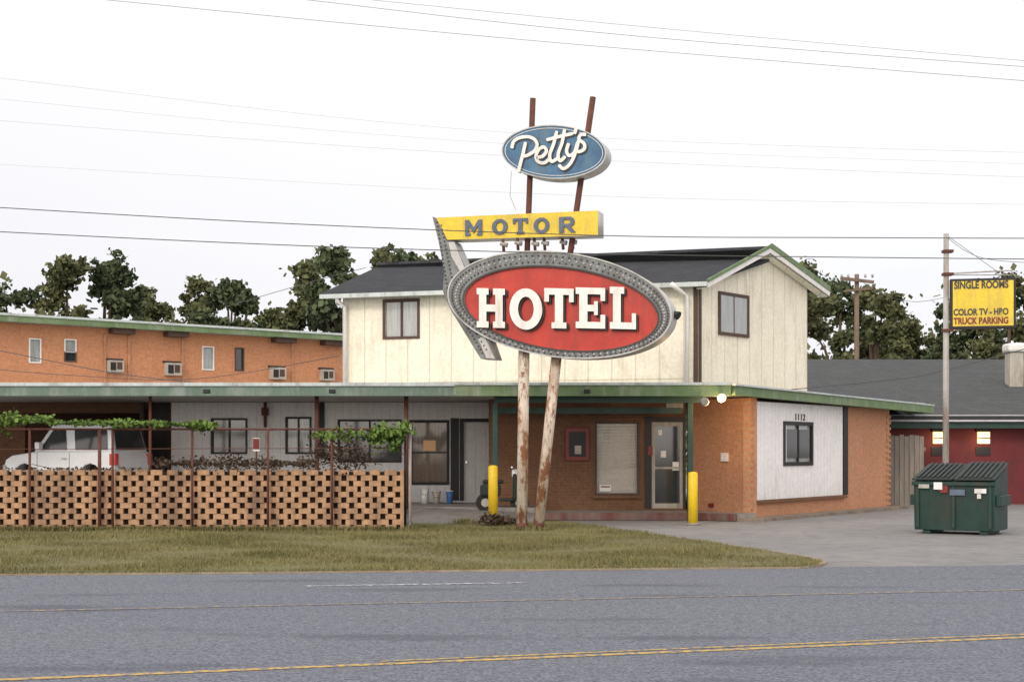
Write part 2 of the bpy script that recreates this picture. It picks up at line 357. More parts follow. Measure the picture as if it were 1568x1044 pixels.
sheet('driveway',[(-60,edge(-60)+.02),(-12,edge(-12)+.02),(0,edge(0)+.02),(4,19.62),(12,edge(12)+.02),(60,edge(60)+.02),(60,60),(-60,60)],-.006,M['drive'])
lawn=[(-30,15.5)]+[(-12,edge(-12)-.02),(-6.6,18.25),(-3,18.6),(0,18.95),(2.4,19.25)]+[G(1225,870),G(1252,867),G(1262,862),G(1240,854),G(1200,848),G(1100,833),G(950,812),G(850,797),(-.5,31.2),(-2.4,31.3),(-2.3,29.0),(-30,29.0)]
lm,nt,b=newmat('lawn_grass')
f=ramp(nt,noise(nt,.5,6),.35,.65); o=mix(nt,f,(.15,.135,.06),(.115,.135,.045)); f=ramp(nt,noise(nt,12,5),.3,.7); o=mix(nt,.55,o,mix(nt,f,(.06,.06,.025),(.27,.23,.12)))
nt.links.new(o,b.inputs['Base Color']); b.inputs['Roughness'].default_value=.95; bump(nt,b,noise(nt,30,4),.8,.03)
sheet('lawn',lawn,.012,lm)
em=mat('verge_dirt',(.26,.215,.155),.95,.35,3)
le=empty('lawn_edge_kerb')
for i in range(1,12):
    p,q=lawn[i],lawn[i+1]
    beam('edge_%d'%i,(*p,.0),(*q,.0),.08,.045,em,le)
def inpoly(X,Y,poly):
    r=np.zeros(len(X),bool); n=len(poly)
    for i in range(n):
        x0,y0=poly[i];x1,y1=poly[(i+1)%n]
        if y0==y1: continue
        c=((y0>Y)!=(y1>Y))&(X<(x1-x0)*(Y-y0)/(y1-y0)+x0); r^=c
    return r
X=rng.uniform(-12,4.6,150000);Y=rng.uniform(17.3,31.5,150000); k=inpoly(X,Y,lawn); X=X[k];Y=Y[k]
hgt=.05*(1+.6*np.sin(X*1.7+np.sin(Y*2.1)*1.3)*np.sin(Y*1.3+X*.4))
quads('grass',np.stack([X,Y,np.full(len(X),.01)],1),hgt,M['blade'],None,up=True)
C=[];X=rng.uniform(-12,-2.3,5000);C.append(np.stack([X,28.2-np.abs(rng.normal(0,.06,5000)),X*0+.01],1))
for (a_,b_) in ((WX(799,28.5),28.5),(WX(824,28.5),28.5),(WX(628,28.3),28.3),(-1.0,31.1)):
    C.append(np.stack([a_+rng.normal(0,.13,260),b_+rng.normal(0,.13,260),np.full(260,.01)],1))
quads('grass_tufts',np.concatenate(C),.11,M['blade'],None,up=True)
C=[]
for i in range(1,7):
    p,q=np.array(lawn[i]),np.array(lawn[i+1]); k=int(np.linalg.norm(q-p)*150); t=rng.uniform(0,1,k)[:,None]; e_=p+(q-p)*t
    C.append(np.stack([e_[:,0]+rng.normal(0,.05,k),e_[:,1]+np.abs(rng.normal(0,.07,k))-.02,np.full(k,.015)],1))
quads('grass_verge_fringe',np.concatenate(C),.055,M['blade'],None,up=True)
sheet('verge',[(9.6,22.9),(11,24.3),(30,27),(30,24),(12,22.2)],.012,lm)
prism('courtyard_slab',[(-40,29.4),(-2.45,29.4),(-2.45,45),(-40,45)],-.02,.28,M['conc'])
wk=empty('concrete_walkway')
mesh('ramp',[(-2.44,31.0,.014),(.6,31.0,.014),(.6,33.0,.17),(-2.44,33.8,.28)],[(0,1,2,3)],M['conc'],wk)
prism('landing',[(.6,33.0),(4.1,33.0),(5.05,32.45),(5.6,32.7),(5.3,41),(.6,41)],-.02,.17,M['conc'],wk)
prism('side_kerb',[(5.1,32.42),(5.72,32.25),(11.0,39.5),(10.4,41),(5.4,41)],-.02,.07,M['concb'],wk)
prism('back_landing',[(-2.44,33.8),(.595,33.0),(.595,41),(-2.44,41)],-.02,.28,M['conc'],wk)
beam('painted_kerb',(.62,32.93,.09),(4.1,32.93,.09),.12,.17,M['kerb'],wk)
beam('painted_kerb_b',(4.12,32.9,.09),(5.1,32.36,.09),.1,.165,M['kerb'],wk)

# ------------------------------------------------------------------ motel building
mo=empty('motel_building')
W1=Wall((WX(262,36.5),36.5),(WX(755,36.5),36.5))
def R(wl,*a): return wl.rect(*a)
ops={'w1':R(W1,326,376,643,692),'w2':R(W1,440,474,641,692),'w3':R(W1,520,612,645,705),'w4':R(W1,631,684,647,738),'d1':R(W1,710,752,646,766)}
zt=2.84
W1.wall('white_wall',(0,W1.L,.1,zt),list(ops.values()),.2,M['siding'],mo)
W1.window('window_a',ops['w1'],M['black'],M['glass'],mo,.05,'v'); W1.window('window_b',ops['w2'],M['black'],M['glassc'],mo,.05,'v')
W1.window('window_c',ops['w3'],M['black'],M['glass'],mo,.05,'v'); W1.window('window_d',ops['w4'],M['black'],M['tan'],mo,.07,'h')
W1.pbox('curtain_glow',648,667,674,690,.035,.045,M['glow'],mo)
d=ops['d1']; W1.box('door_leaf',(d[0],d[1],d[2],d[3]),.06,.11,M['white'],mo)
W1.put(multibox('door_panels',[(d[0]+.1+.27*i,d[0]+.3+.27*i,.045,.062,z0,z1) for i in (0,1) for z0,z1 in ((d[2]+.2,d[2]+.85),(d[2]+1,d[2]+1.5),(d[2]+1.6,d[2]+1.85))],M['white'],mo,.006))
W1.put(multibox('door_knob',[(d[0]+.04,d[0]+.1,.0,.05,d[2]+.95,d[2]+1.02)],M['chrome'],mo,.01))
W1.put(multibox('door_frame',[(d[0]-.1,d[0],-.03,.1,d[2],d[3]+.09),(d[1],d[1]+.04,-.03,.1,d[2],d[3]+.09),(d[0],d[1],-.03,.1,d[3],d[3]+.09)],M['black'],mo))
W1.pbox('black_panel',690,703,640,766,-.018,.0,M['black'],mo)
W1.pbox('dark_post',489,497,610,700,-.05,.0,M['black'],mo)
for i,px in enumerate((388,402)): W1.pbox('white_pilaster_%d'%i,px-5,px+5,640,692,-.04,.0,M['white'],mo)
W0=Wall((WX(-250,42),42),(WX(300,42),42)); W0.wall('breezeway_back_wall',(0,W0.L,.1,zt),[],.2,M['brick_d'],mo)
Wx=Wall((WX(-250,36.5),36.5),(WX(262,36.5),36.5))
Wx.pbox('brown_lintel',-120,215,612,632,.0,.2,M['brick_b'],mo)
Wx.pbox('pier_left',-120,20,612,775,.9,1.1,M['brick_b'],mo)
Wx.pbox('doorway_dark_jamb',214,220,612,775,-.01,.25,M['brown'],mo)
Wx.pbox('doorway_dark_door',220,261.5,612,775,.35,.4,M['black'],mo)
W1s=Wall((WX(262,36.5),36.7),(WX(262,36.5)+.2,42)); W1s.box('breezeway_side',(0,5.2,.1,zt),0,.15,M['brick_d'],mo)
W2=Wall((WX(757,34.5),34.5),(WX(1050,34.3),34.3))
o2w=R(W2,914,976,648,755); o2d=R(W2,998,1046,646,778)
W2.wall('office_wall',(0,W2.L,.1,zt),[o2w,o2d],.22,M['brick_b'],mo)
W2.window('office_window',o2w,M['brown'],M['blind'],mo,.05,'',.12,sill=M['brick_b'])
W2.pbox('office_window_blind',914.5,975.5,648.5,716,.085,.098,M['acgrey'],mo)
W2.put(multibox('blind_slats',[(o2w[0]+.01,o2w[1]-.01,.07,.084,o2w[3]-.06-.075*i,o2w[3]-.03-.075*i) for i in range(14)],M['blind'],mo))
W2.box('office_door_glass',(o2d[0]+.08,o2d[1]-.08,o2d[2]+.12,o2d[3]-.1),.06,.08,M['glass'],mo)
W2.put(multibox('office_door_frame',[(o2d[0],o2d[0]+.08,.03,.1,o2d[2],o2d[3]),(o2d[1]-.08,o2d[1],.03,.1,o2d[2],o2d[3]),(o2d[0]+.08,o2d[1]-.08,.03,.1,o2d[2],o2d[2]+.12),(o2d[0]+.08,o2d[1]-.08,.03,.1,o2d[3]-.1,o2d[3]),(o2d[0]+.08,o2d[1]-.08,.03,.1,o2d[2]+.95,o2d[2]+1.0)],M['acgrey'],mo))
W2.put(multibox('office_door_surround',[(o2d[0]-.16,o2d[0]-.002,-.03,.05,o2d[2],o2d[3]+.12),(o2d[1]+.002,o2d[1]+.06,-.03,.05,o2d[2],o2d[3]+.12),(o2d[0],o2d[1],-.03,.05,o2d[3]+.002,o2d[3]+.12)],M['black'],mo))
W2.pbox('door_notice',1030,1040,707,720,.045,.055,M['white'],mo); W2.pbox('door_notice_b',1012,1020,690,700,.045,.055,M['letter'],mo); W2.pbox('door_sticker',1008,1014,658,666,.045,.055,M['letter'],mo); W2.pbox('door_sticker_b',992,999,683,697,-.045,-.032,M['poster'],mo)
W2.pbox('transom',1020,1046,617,627,-.03,.0,M['glassc'],mo)
W2.pbox('window_notice',918,936,742,752,.055,.068,M['white'],mo); W2.pbox('window_notice_red',920,934,744,746,.05,.054,M['poster'],mo)
W2.pbox('notice_case',866,902,655,705,-.09,.0,M['poster'],mo,.01); W2.pbox('notice_case_panel',871,897,661,699,-.1,-.092,M['black'],mo); W2.pbox('notice_case_paper',880,890,682,695,-.108,-.102,M['tan'],mo)
Ws=Wall((WX(756,34.5),34.5),(WX(756,34.5)-.02,36.5)); Ws.box('office_side_wall',(.0,2.0,.1,zt),-.02,.12,M['brick_b'],mo)
A3=(WX(1050,34.3),34.3); B3=(WX(1150,32.7),32.7); C3=(WX(1362,39.6),39.6)
W3=Wall(A3,B3); W3.wall('corner_brick_wall',(.05,W3.L,.0,zt-.02),[],.2,M['brick_s'],mo)
W3.pbox('switch_box',1106,1116,693,706,-.06,.0,M['white'],mo,.005)
W3.pbox('hose_bib',1088,1093,770,776,-.08,.0,M['poster'],mo)
W4=Wall(B3,C3); o4=R(W4,1202,1242,651,707)
zt4=2.8
W4.wall('right_brick_wall',(.0,W4.L,.0,zt4-.05),[(o4[0],o4[1],o4[2],o4[3])],.2,M['brick_s'],mo)
zl=.46
u0,u1=W4.u(1157),W4.u(1288)
W4.put(multibox('white_siding_panel',[(u0,o4[0],-.04,-.003,zl,zt4-.06),(o4[1],u1,-.04,-.003,zl,zt4-.06),(o4[0],o4[1],-.04,-.003,zl,o4[2]),(o4[0],o4[1],-.04,-.003,o4[3],zt4-.06)],M['siding'],mo))
W4.put(multibox('siding_ledge',[(u0-.05,u1+.2,-.09,-.001,zl-.08,zl-.004)],M['brick_b'],mo))
u2=W4.u(1289);u3=W4.u(1296); W4.put(multibox('black_strip',[(u2,u3,-.05,-.002,zl,zt4-.06)],M['black'],mo))
W4.put(multibox('quoin_courses',[(-.02,.2,-.03,-.002,.1+.16*i,.17+.16*i) for i in range(16)],M['brick_s'],mo))
W4.put(multibox('end_quoin_courses',[(W4.L-.25,W4.L+.03,-.03,-.002,.1+.16*i,.17+.16*i) for i in range(16)],M['brick_s'],mo))
def shift(wl,dy):
    n=Wall((0,0),(1,0)); n.o=wl.o+Vector((-math.sin(wl.ang),math.cos(wl.ang),0))*dy; n.d=wl.d; n.ang=wl.ang; n.L=wl.L; n.M=Matrix.Translation(n.o)@Matrix.Rotation(n.ang,4,'Z'); return n
W4s=shift(W4,-.045); o4s=R(W4s,1202,1242,651,707); W4s.window('side_window',o4s,M['black'],M['glassc'],mo,.09,'v',.06)
um=(o4s[0]+o4s[1])/2
W4s.put(multibox('side_window_sash',[(o4s[0]+.1,um-.06,.0,.035,o4s[2]+.1,o4s[3]-.1),(um+.06,o4s[1]-.1,.0,.035,o4s[2]+.1,o4s[3]-.1)],M['glass'],mo))
def text(name,s,wl,px,py,hpx,wpx,y,m,par,ext=.004,bold=.0):
    cu=bpy.data.curves.new(name,'FONT'); cu.body=s; cu.size=1; cu.extrude=.5; cu.offset=bold
    t=bpy.data.objects.new('t',cu); col.objects.link(t); dg=bpy.context.evaluated_depsgraph_get(); dg.update()
    me=bpy.data.meshes.new_from_object(t.evaluated_get(dg)); bpy.data.objects.remove(t)
    xs=[v.co.x for v in me.vertices]; ys=[v.co.y for v in me.vertices]; x0,x1,y0,y1=min(xs),max(xs),min(ys),max(ys)
    ua,za=wl.uz(px,py+hpx); ub,_=wl.uz(px+wpx,py); zb=wl.uz(px,py)[1]
    for v in me.vertices:
        v.co=(ua+(v.co.x-x0)/(x1-x0)*(ub-ua), y-(v.co.z)*ext, za+(v.co.y-y0)/(y1-y0)*(zb-za))
    me.materials.clear(); o=obj(name,me,par,[m]); 
    for p in me.polygons: p.material_index=0
    return wl.put(o)
text('house_number','1112',W4s,1218,633,10,15,-.006,M['ledge'],mo,bold=.02)
# canopy
zt_,zb_=3.10,2.83
slab=[(-16,32.06),(-1.28,32.06),(-1.28,31.57),(4.82,31.57),(11.9,41),(10.6,47),(10.0,52),(-16,52)]
prism('flat_roof_slab',slab,2.85,2.98,M['soffit'],mo)
multibox('fascia_left',[(-17,WX(697,32)+.0,31.9,32.055,zb_+.0,zt_)],M['greyg'],mo)
multibox('fascia_right',[(WX(697,31.5),4.84,31.42,31.56,zb_-.02,zt_-.015)],M['green'],mo)
multibox('drip_edge_left',[(-17,WX(697,32)-.01,31.86,31.898,zt_-.05,zt_+.03)],M['gutter'],mo)
multibox('drip_edge_right',[(WX(697,31.5),4.84,31.385,31.418,zt_-.05,zt_+.01)],M['gutter'],mo)
beam('fascia_side',(4.88,31.5,2.955),(12.1,41,2.80),.14,.24,M['green'],mo)
beam('drip_edge_side',(4.90,31.4,3.06),(12.14,41,2.91),.1,.04,M['gutter'],mo)
beam('fascia_back',(12.1,41.05,2.80),(10.6,47,2.85),.14,.24,M['green'],mo)
multibox('porch_beam',[(WX(757,33),WX(1045,33),32.95,33.07,WZ(633,33),WZ(624,33))],M['dgreen'],mo)
multibox('porch_header',[(WX(757,32),WX(1078,32),32.0,32.1,2.68,2.845)],M['dgreen'],mo)
for i,px in enumerate((758,1057)):
    x=WX(px,32); multibox('porch_column_%d'%i,[(x-.06,x+.06,31.98,32.1,.0,2.68)],M['dgreen'],mo,.008)
for i,px in enumerate((485,622)):
    x=WX(px,32.4); tube('canopy_post_%d'%i,[(x,32.4,.28),(x,32.4,2.86)],.05,M['rust'],mo)
for i,px in enumerate((-30,230)):
    x=WX(px,32.4); tube('canopy_post_l%d'%i,[(x,32.4,.28),(x,32.4,2.86)],.035,M['rust'],mo)
x=WX(405,36.3); tube('conduit',[(x,36.4,2.84),(x,36.4,2.2)],.04,M['rust'],mo); multibox('conduit_box',[(x-.08,x+.08,36.3,36.46,2.5,2.7)],M['rust'],mo)
for i,px in enumerate((318,508,893)):
    multibox('vent_%d'%i,[(WX(px,31.7),WX(px+9,31.7),31.2,31.38,2.86,2.95)],M['black'],mo,.01)
for i,(px,py,on) in enumerate(((1105,609,1),(1079,615,0))):
    p=P(px,py,31.3); tube('flood_lamp_%d'%i,[p+Vector((0,.16,.1)),p+Vector((0,.05,.02)),p],[.03,.05,.105],M['galv'],mo,12)
    tube('flood_lens_%d'%i,[p+Vector((0,-.003,0)),p+Vector((0,-.05,-.01))],[.10,.07],M['lamp'] if on else M['galv'],mo,12)
pl=bpy.data.lights.new('flood_light','POINT'); pl.energy=55; pl.color=(1,.62,.28); pl.shadow_soft_size=.08; po=bpy.data.objects.new('flood_light',pl); po.location=P(1105,624,31.4); col.objects.link(po); po.parent=mo
# ---- second storey
A5=(WX(525,37.9),37.9); B5=(WX(1069,35.1),35.1); C5=(8.14,39.3)
W5=Wall(A5,B5); o5=R(W5,590,639,462,515)
W5.wall('upper_front_wall',(0,W5.L,2.98,5.66),[o5],.2,M['cream'],mo)
W5.window('upper_window_left',o5,M['brown'],M['glassc'],mo,.07,'v')
W5.pbox('upper_corner_trim',1062,1069,440,600,-.03,-.002,M['brown'],mo)
W5.pbox('base_trim',526,1061,577,583,-.02,-.002,M['cream'],mo)
W6=Wall(B5,C5)
polyobj('gable_wall',W6,[[(1069.5,437),(1160,396),(1176,389),(1236,432),(1236,602),(1069.5,602)],],.0,.2,M['cream'],mo)
W6s=shift(W6,-.02); o6=R(W6s,1103,1144,454,510); W6s.window('upper_window_right',o6,M['brown'],M['glassc'],mo,.08,'v',.015)
W6.pbox('upper_corner_trim_b',1069.6,1073,432,602,-.03,-.002,M['brown'],mo)
eFL=Vector((-5.1,37.7,5.75)); eFR=Vector((4.73,34.8,5.75)); aR=Vector((6.72,37.2,6.95)); aL=Vector((-4.0,41.6,6.95)); eBR=Vector((8.8,39.65,6.1)); eBL=Vector((-2.5,45,6.1))
def slabq(name,a,b,c,d,t,m):
    X_=(b-a).normalized(); Nn=X_.cross(d-a).normalized(); Y_=Nn.cross(X_)
    Mx=Matrix((X_,Y_,Nn)).transposed().to_4x4(); Mx.translation=a; inv=Mx.inverted()
    q=[inv@p for p in (a,b,c,d)]; v=[(p.x,p.y,0) for p in q]+[(p.x,p.y,-t) for p in q]
    o=mesh(name,v,[(0,1,2,3),(7,6,5,4),(0,4,5,1),(1,5,6,2),(2,6,7,3),(3,7,4,0)],m,mo); o.matrix_world=Mx; return o
slabq('roof_front',eFL,eFR,aR,aL,.08,M['shingle']); slabq('roof_back',eBR,eBL,aL,aR,.08,M['shingle'])
g1=Vector((.03,-.08,-.08)); beam('gutter',eFL+g1,eFR+g1,.12,.11,M['gutter'],mo)
beam('rake_front_green',eFR,aR,.05,.08,M['green'],mo,(.05,-.04,.0)); beam('rake_front_white',eFR,aR,.04,.12,M['white'],mo,(.04,-.03,-.105))
beam('rake_back_green',aR,eBR,.05,.14,M['green'],mo,(.05,-.04,.0)); beam('rake_back_white',aR,eBR,.04,.12,M['white'],mo,(.04,-.03,-.135))
beam('gable_soffit_a',eFR,aR,.24,.03,M['cream'],mo,(-.10,.08,-.17)); beam('gable_soffit_b',aR,eBR,.24,.03,M['cream'],mo,(-.10,.08,-.2))
Q=P
tube('downspout_right',[Q(1028,434,34.7),Q(1034,440,34.75),Q(1052,452,35.0),Q(1052,586,35.0)],.055,M['white'],mo,6)
tube('downspout_left',[Q(515,454,37.5),Q(518,462,37.6),Q(528,470,37.75),Q(528,586,37.75)],.06,M['white'],mo,6)
# ---- left brick wing
WL=Wall((WX(-90,42.7),42.7),(WX(535,51.8),51.8))
pxs=[('a',46,61,520,554,'glassc'),('b',100,115,521,538,'glassc'),('b2',100,115,540,552,'glass'),('c',311,326,532,565,'glassc'),('d',361,372,534,566,'glass')]
ow=[R(WL,*p[1:5]) for p in pxs]
WL.wall('brick_wing_wall',(0,WL.L,.1,5.55),ow,.2,M['brick_o'],mo)
for p,o_ in zip(pxs,ow): WL.window('wing_window_'+p[0],o_,M['white'] if p[0] in 'abc' else M['brown'] ,M[p[5]],mo,.04,'')
for i,(x0,x1,y0,y1) in enumerate(((163,186,552,570),(251,274,556,575),(412,434,563,581),(489,508,566,583))):
    WL.pbox('air_conditioner_%d'%i,x0,x1,y0,y1,-.22,.0,M['acgrey'],mo,.01); WL.pbox('air_conditioner_grille_%d'%i,x0+2,x0+(x1-x0)*.45,y0+3,y1-3,-.23,-.222,M['black'],mo); WL.pbox('air_conditioner_grille_b%d'%i,x0+(x1-x0)*.53,x1-3,y0+3,y1-4,-.23,-.222,M['brown'],mo)
    WL.pbox('sleeve_%d'%i,x0-2,x1+2,y0-3,y0-.5,-.05,-.001,M['black'],mo)
WL.put(multibox('wing_fascia',[(-1,WL.L+.3,-.55,-.4,5.55,5.77)],M['green'],mo)); WL.put(multibox('wing_roof',[(-1,WL.L+.3,-.398,6,5.56,5.7)],M['soffit'],mo)); WL.put(multibox('wing_drip',[(-1,WL.L+.3,-.59,-.552,5.73,5.8)],M['gutter'],mo))
for i,(x0,x1) in enumerate(((166,200),(250,282),(415,446),(490,524))):
    r_=R(WL,x0,x1,505,515); WL.put(multibox('eave_recess_shade_%d'%i,[(r_[0],r_[1],-.39,-.002,5.38,5.555)],M['brown'],mo))  # dark blocks standing in for shadowed recess ends under the eave
for i,px in enumerate((160,197,279,447)):
    u_=WL.u(px); WL.put(multibox('wing_pier_%d'%i,[(u_-.04,u_+.04,-.05,-.001,.1,5.35)],M['brick_s'],mo))

# ------------------------------------------------------------------ rear building right
rb=empty('red_motel_annex')
WR=Wall((WX(1250,42.8),42.8),(WX(1750,42.8),42.8))
WR.wall('maroon_wall',(0,WR.L,-.02,2.45),[],.2,M['maroon'],rb)
WR.pbox('annex_fascia',1200,1760,636,646,-.75,-.62,M['lav'],rb); WR.pbox('annex_under_band',1200,1760,646.3,656,-.6,-.5,M['dgreen'],rb)
def slab2(name,a,b,c,d,m,par):
    o=slabq(name,Vector(a),Vector(b),Vector(c),Vector(d),.1,m); o.parent=par
ez=WZ(637,42.05)
slab2('annex_roof',(WX(1180,42),42,ez),(WX(1760,42),42,ez),(WX(1690,50),50,4.81),(WX(1180,50),50,4.81),M['shingle2'],rb)
for i,px in enumerate((1437,1505)):
    WR.pbox('wall_lamp_%d'%i,px-9,px+9,661,679,-.12,-.002,M['lamp2'],rb,.01); WR.pbox('wall_lamp_hood_%d'%i,px-12,px+12,656.5,660.5,-.16,-.002,M['black'],rb); WR.pbox('wall_lamp_bar_%d'%i,px-9,px+9,670,672,-.13,-.121,M['brown'],rb); WR.pbox('small_window_%d'%i,px-11,px+11,684,697,-.03,-.001,M['black'],rb); 
    l=bpy.data.lights.new('wall_light','POINT'); l.energy=8; l.color=(1,.6,.3); l.shadow_soft_size=.1; lo_=bpy.data.objects.new('wall_light_%d'%i,l); lo_.location=P(px,676,42.4); col.objects.link(lo_); lo_.parent=rb
p=P(1555,540,46); multibox('roof_vent',[(p.x-.25,p.x+.2,45.8,46.3,3.6,p.z)],M['acgrey'],rb,.02); multibox('roof_vent_cap',[(p.x-.32,p.x+.27,45.7,46.4,p.z+.01,p.z+.3)],M['white'],rb,.08)
WF=Wall((WX(1362,40.6),40.6),(WX(1418,40.6),40.6))
bs=[];u_=0
while u_<WF.L-.1:
    bs.append((u_,u_+.13,0,.03,-.02,2.05+random.uniform(-.04,.04))); u_+=.142
fe=empty('wooden_fence'); WF.put(multibox('pickets',bs,M['wood'],fe)); WF.put(multibox('rails',[(0,WF.L,.031,.1,.5,.6),(0,WF.L,.031,.1,1.6,1.7)],M['wood'],fe))

# ------------------------------------------------------------------ MOTOR HOTEL sign
sg=empty('motor_hotel_sign'); ya=math.radians(-18)
S=Wall((WX(862,28),28),(WX(862,28)+math.cos(ya),28+math.sin(ya)))
out_o=ell(858,467,172,80,7,96); red_o=ell(860,473,149,62,7,96)
polyobj('oval_can',S,[out_o],.02,.5,M['rim'],sg,M['rimside'])
polyobj('oval_rim',S,[out_o,red_o],-.045,.018,M['rim'],sg,M['rimside'])
polyobj('red_face',S,[ell(860,473,148.6,61.6,7,96)],.0,.017,M['red'],sg)
polyobj('red_face_edge',S,[ell(860,473,151.5,64.5,7,96),ell(860,473,148.8,61.8,7,96)],-.055,-.047,M['ledge'],sg)
polyobj('outer_bead',S,[ell(858,467,172.6,80.6,7,96),ell(858,467,170.5,78.5,7,96)],-.06,-.047,M['rimside'],sg)
chev=[(661,331),(668,334),(683,369),(694,369),(713,412),(722,450),(722,478),(745,512),(758,550),(735,549),(690,476),(677,446),(679,415),(671,372)]
polyobj('boomerang_fin',S,[chev],.04,.46,M['rim'],sg,M['rimside'])
polyobj('boomerang_fin_face',S,[[(695,371),(711,411),(703,414),(690,392),(686,371)]],.03,.038,M['rimside'],sg)
polyobj('boomerang_tail_face',S,[[(741,514),(757,549),(744,548),(731,518)]],.03,.038,M['rimside'],sg)
def sockets(name,pts,y,r,m):
    v=[];f=[]
    for (px,py) in pts:
        u,z=S.uz(px,py); n=len(v)
        for k in range(8):
            t=k*math.pi/4; v.append((u+r*math.cos(t),y,z+r*math.sin(t)))
        for k in range(8):
            t=k*math.pi/4; v.append((u+r*.9*math.cos(t),y-.02,z+r*.9*math.sin(t)))
        f.append(tuple(n+8+k for k in range(8))); f+=[(n+k,n+(k+1)%8,n+8+(k+1)%8,n+8+k) for k in range(8)]
    return S.put(mesh(name,v,f,m,sg))
e1=ell(858.5,468.5,166,74.5,7,110); e2=ell(859.3,471,155.5,67,7,100)
sockets('bulb_sockets_outer',e1,-.046,.02,M['ledge']); sockets('bulb_sockets_inner',e2,-.046,.02,M['ledge'])
e3=ell(858.9,469.7,160.7,71,7,90); sockets('bulbs_mid',e3,-.046,.018,M['rimside'])
pts=[]
for (a_,b_,n_) in (((668,340),(684,440),17),((675,345),(692,430),15),((688,455),(738,540),17),((698,462),(744,535),13)):
    for i in range(n_): t=i/(n_-1); pts.append((a_[0]+(b_[0]-a_[0])*t,a_[1]+(b_[1]-a_[1])*t))
sockets('bulb_sockets_fin',pts,.039,.018,M['ledge'])
LET={'H':[[(0,0),(.42,0),(.42,.16),(.34,.16),(.34,.41),(.66,.41),(.66,.16),(.58,.16),(.58,0),(1,0),(1,.16),(.92,.16),(.92,.84),(1,.84),(1,1),(.58,1),(.58,.84),(.66,.84),(.66,.59),(.34,.59),(.34,.84),(.42,.84),(.42,1),(0,1),(0,.84),(.08,.84),(.08,.16),(0,.16)]],
'T':[[(.25,0),(.75,0),(.75,.15),(.64,.15),(.64,.84),(.84,.84),(.84,.66),(1,.66),(1,1),(0,1),(0,.66),(.16,.66),(.16,.84),(.36,.84),(.36,.15),(.25,.15)]],
'E':[[(0,0),(1,0),(1,.34),(.84,.34),(.84,.16),(.4,.16),(.4,.42),(.62,.42),(.62,.33),(.75,.33),(.75,.67),(.62,.67),(.62,.58),(.4,.58),(.4,.84),(.84,.84),(.84,.68),(1,.68),(1,1),(0,1),(0,.84),(.12,.84),(.12,.16),(0,.16)]],
'L':[[(0,0),(1,0),(1,.38),(.84,.38),(.84,.16),(.42,.16),(.42,.84),(.55,.84),(.55,1),(0,1),(0,.84),(.12,.84),(.12,.16),(0,.16)]],
'O':[[(.5+.5*math.cos(t*math.pi/16),.5+.5*math.sin(t*math.pi/16)) for t in range(32)],[(.5+.24*math.cos(t*math.pi/16),.5+.3*math.sin(t*math.pi/16)) for t in range(32)]],
'M':[[(0,0),(.3,0),(.3,.15),(.22,.15),(.22,.62),(.5,.15),(.78,.62),(.78,.15),(.7,.15),(.7,0),(1,0),(1,1),(.78,1),(.5,.5),(.22,1),(0,1)]],
'R':[[(0,0),(.28,0),(.28,.36),(.42,.36),(.72,0),(1,0),(.7,.38),(.9,.5),(.95,.7),(.88,.9),(.7,1),(0,1)],[(.28,.55),(.62,.55),(.7,.68),(.62,.82),(.28,.82)]]}
def letter(nm,ch,x0,x1,y0,y1,yf,yb,m,side,dy=0):
    ol=[]
    for j,o_ in enumerate(LET[ch]): ol.append([(x0+(x1-x0)*a_,y1-(y1-y0)*b_+dy*a_) for a_,b_ in o_])
    return polyobj(nm,S,ol,yf,yb,m,sg,side)
for i,(ch,x0,x1,y0,y1) in enumerate((('H',733,776,442,502),('O',783,833,442,505),('T',836,881,442,503),('E',884,929,441,503),('L',936,976,440,504))):
    letter('hotel_'+ch,ch,x0+2,x1+2,y0+2,y1+2,-.06,-.002,M['ledge'],None,dy=1)
    letter('hotel_letter_'+ch,ch,x0,x1,y0,y1,-.12,-.062,M['letter'],M['ledge'],dy=1)
polyobj('motor_panel',S,[[(667,333),(915,322),(915,360),(684,367)]],.03,.48,M['yellow'],sg,M['rimside'])
for i,(ch,x0,x1) in enumerate((('M',712,738),('O',753,777),('T',785,808),('O',817,841),('R',856,881))):
    yo=-(x0-712)*.032
    letter('motor_letter_%d'%i,ch,x0,x1,337+yo,361+yo,.0,.028,M['motorl'],None,dy=-1)
pe=ell(847,232,80,41,2,80)
polyobj('name_oval',S,[pe],.06,.5,M['bluesign'],sg,M['rimside'])
polyobj('name_oval_border',S,[ell(847,232,80.3,41.3,2,80),ell(847,232,78.4,39.6,2,80)],.045,.058,M['rimside'],sg)
polyobj('name_oval_ring',S,[ell(847,232,75.3,36.7,2,80),ell(847,232,74.5,35.9,2,80)],.05,.058,M['letter'],sg)
def crom(pts,n=6):
    P_=[pts[0]]+list(pts)+[pts[-1]]; r=[]
    for i in range(1,len(P_)-2):
        p0,p1,p2,p3=[np.array(q,float) for q in P_[i-1:i+3]]
        for k in range(n):
            t=k/n; r.append(tuple(.5*((2*p1)+(-p0+p2)*t+(2*p0-5*p1+4*p2-p3)*t*t+(-p0+3*p1-3*p2+p3)*t**3)))
    r.append(tuple(pts[-1])); return r
def ribbon(pts,w):
    p=crom(pts); L=[];R_=[]
    for i in range(len(p)):
        a_=np.array(p[max(i-1,0)]);b_=np.array(p[min(i+1,len(p)-1)]); t=b_-a_; t=t/(np.linalg.norm(t)+1e-9); n_=np.array([-t[1],t[0]])*w/2
        if i in(0,len(p)-1): n_=n_*.7
        L.append(tuple(np.array(p[i])+n_)); R_.append(tuple(np.array(p[i])-n_))
    return L,R_
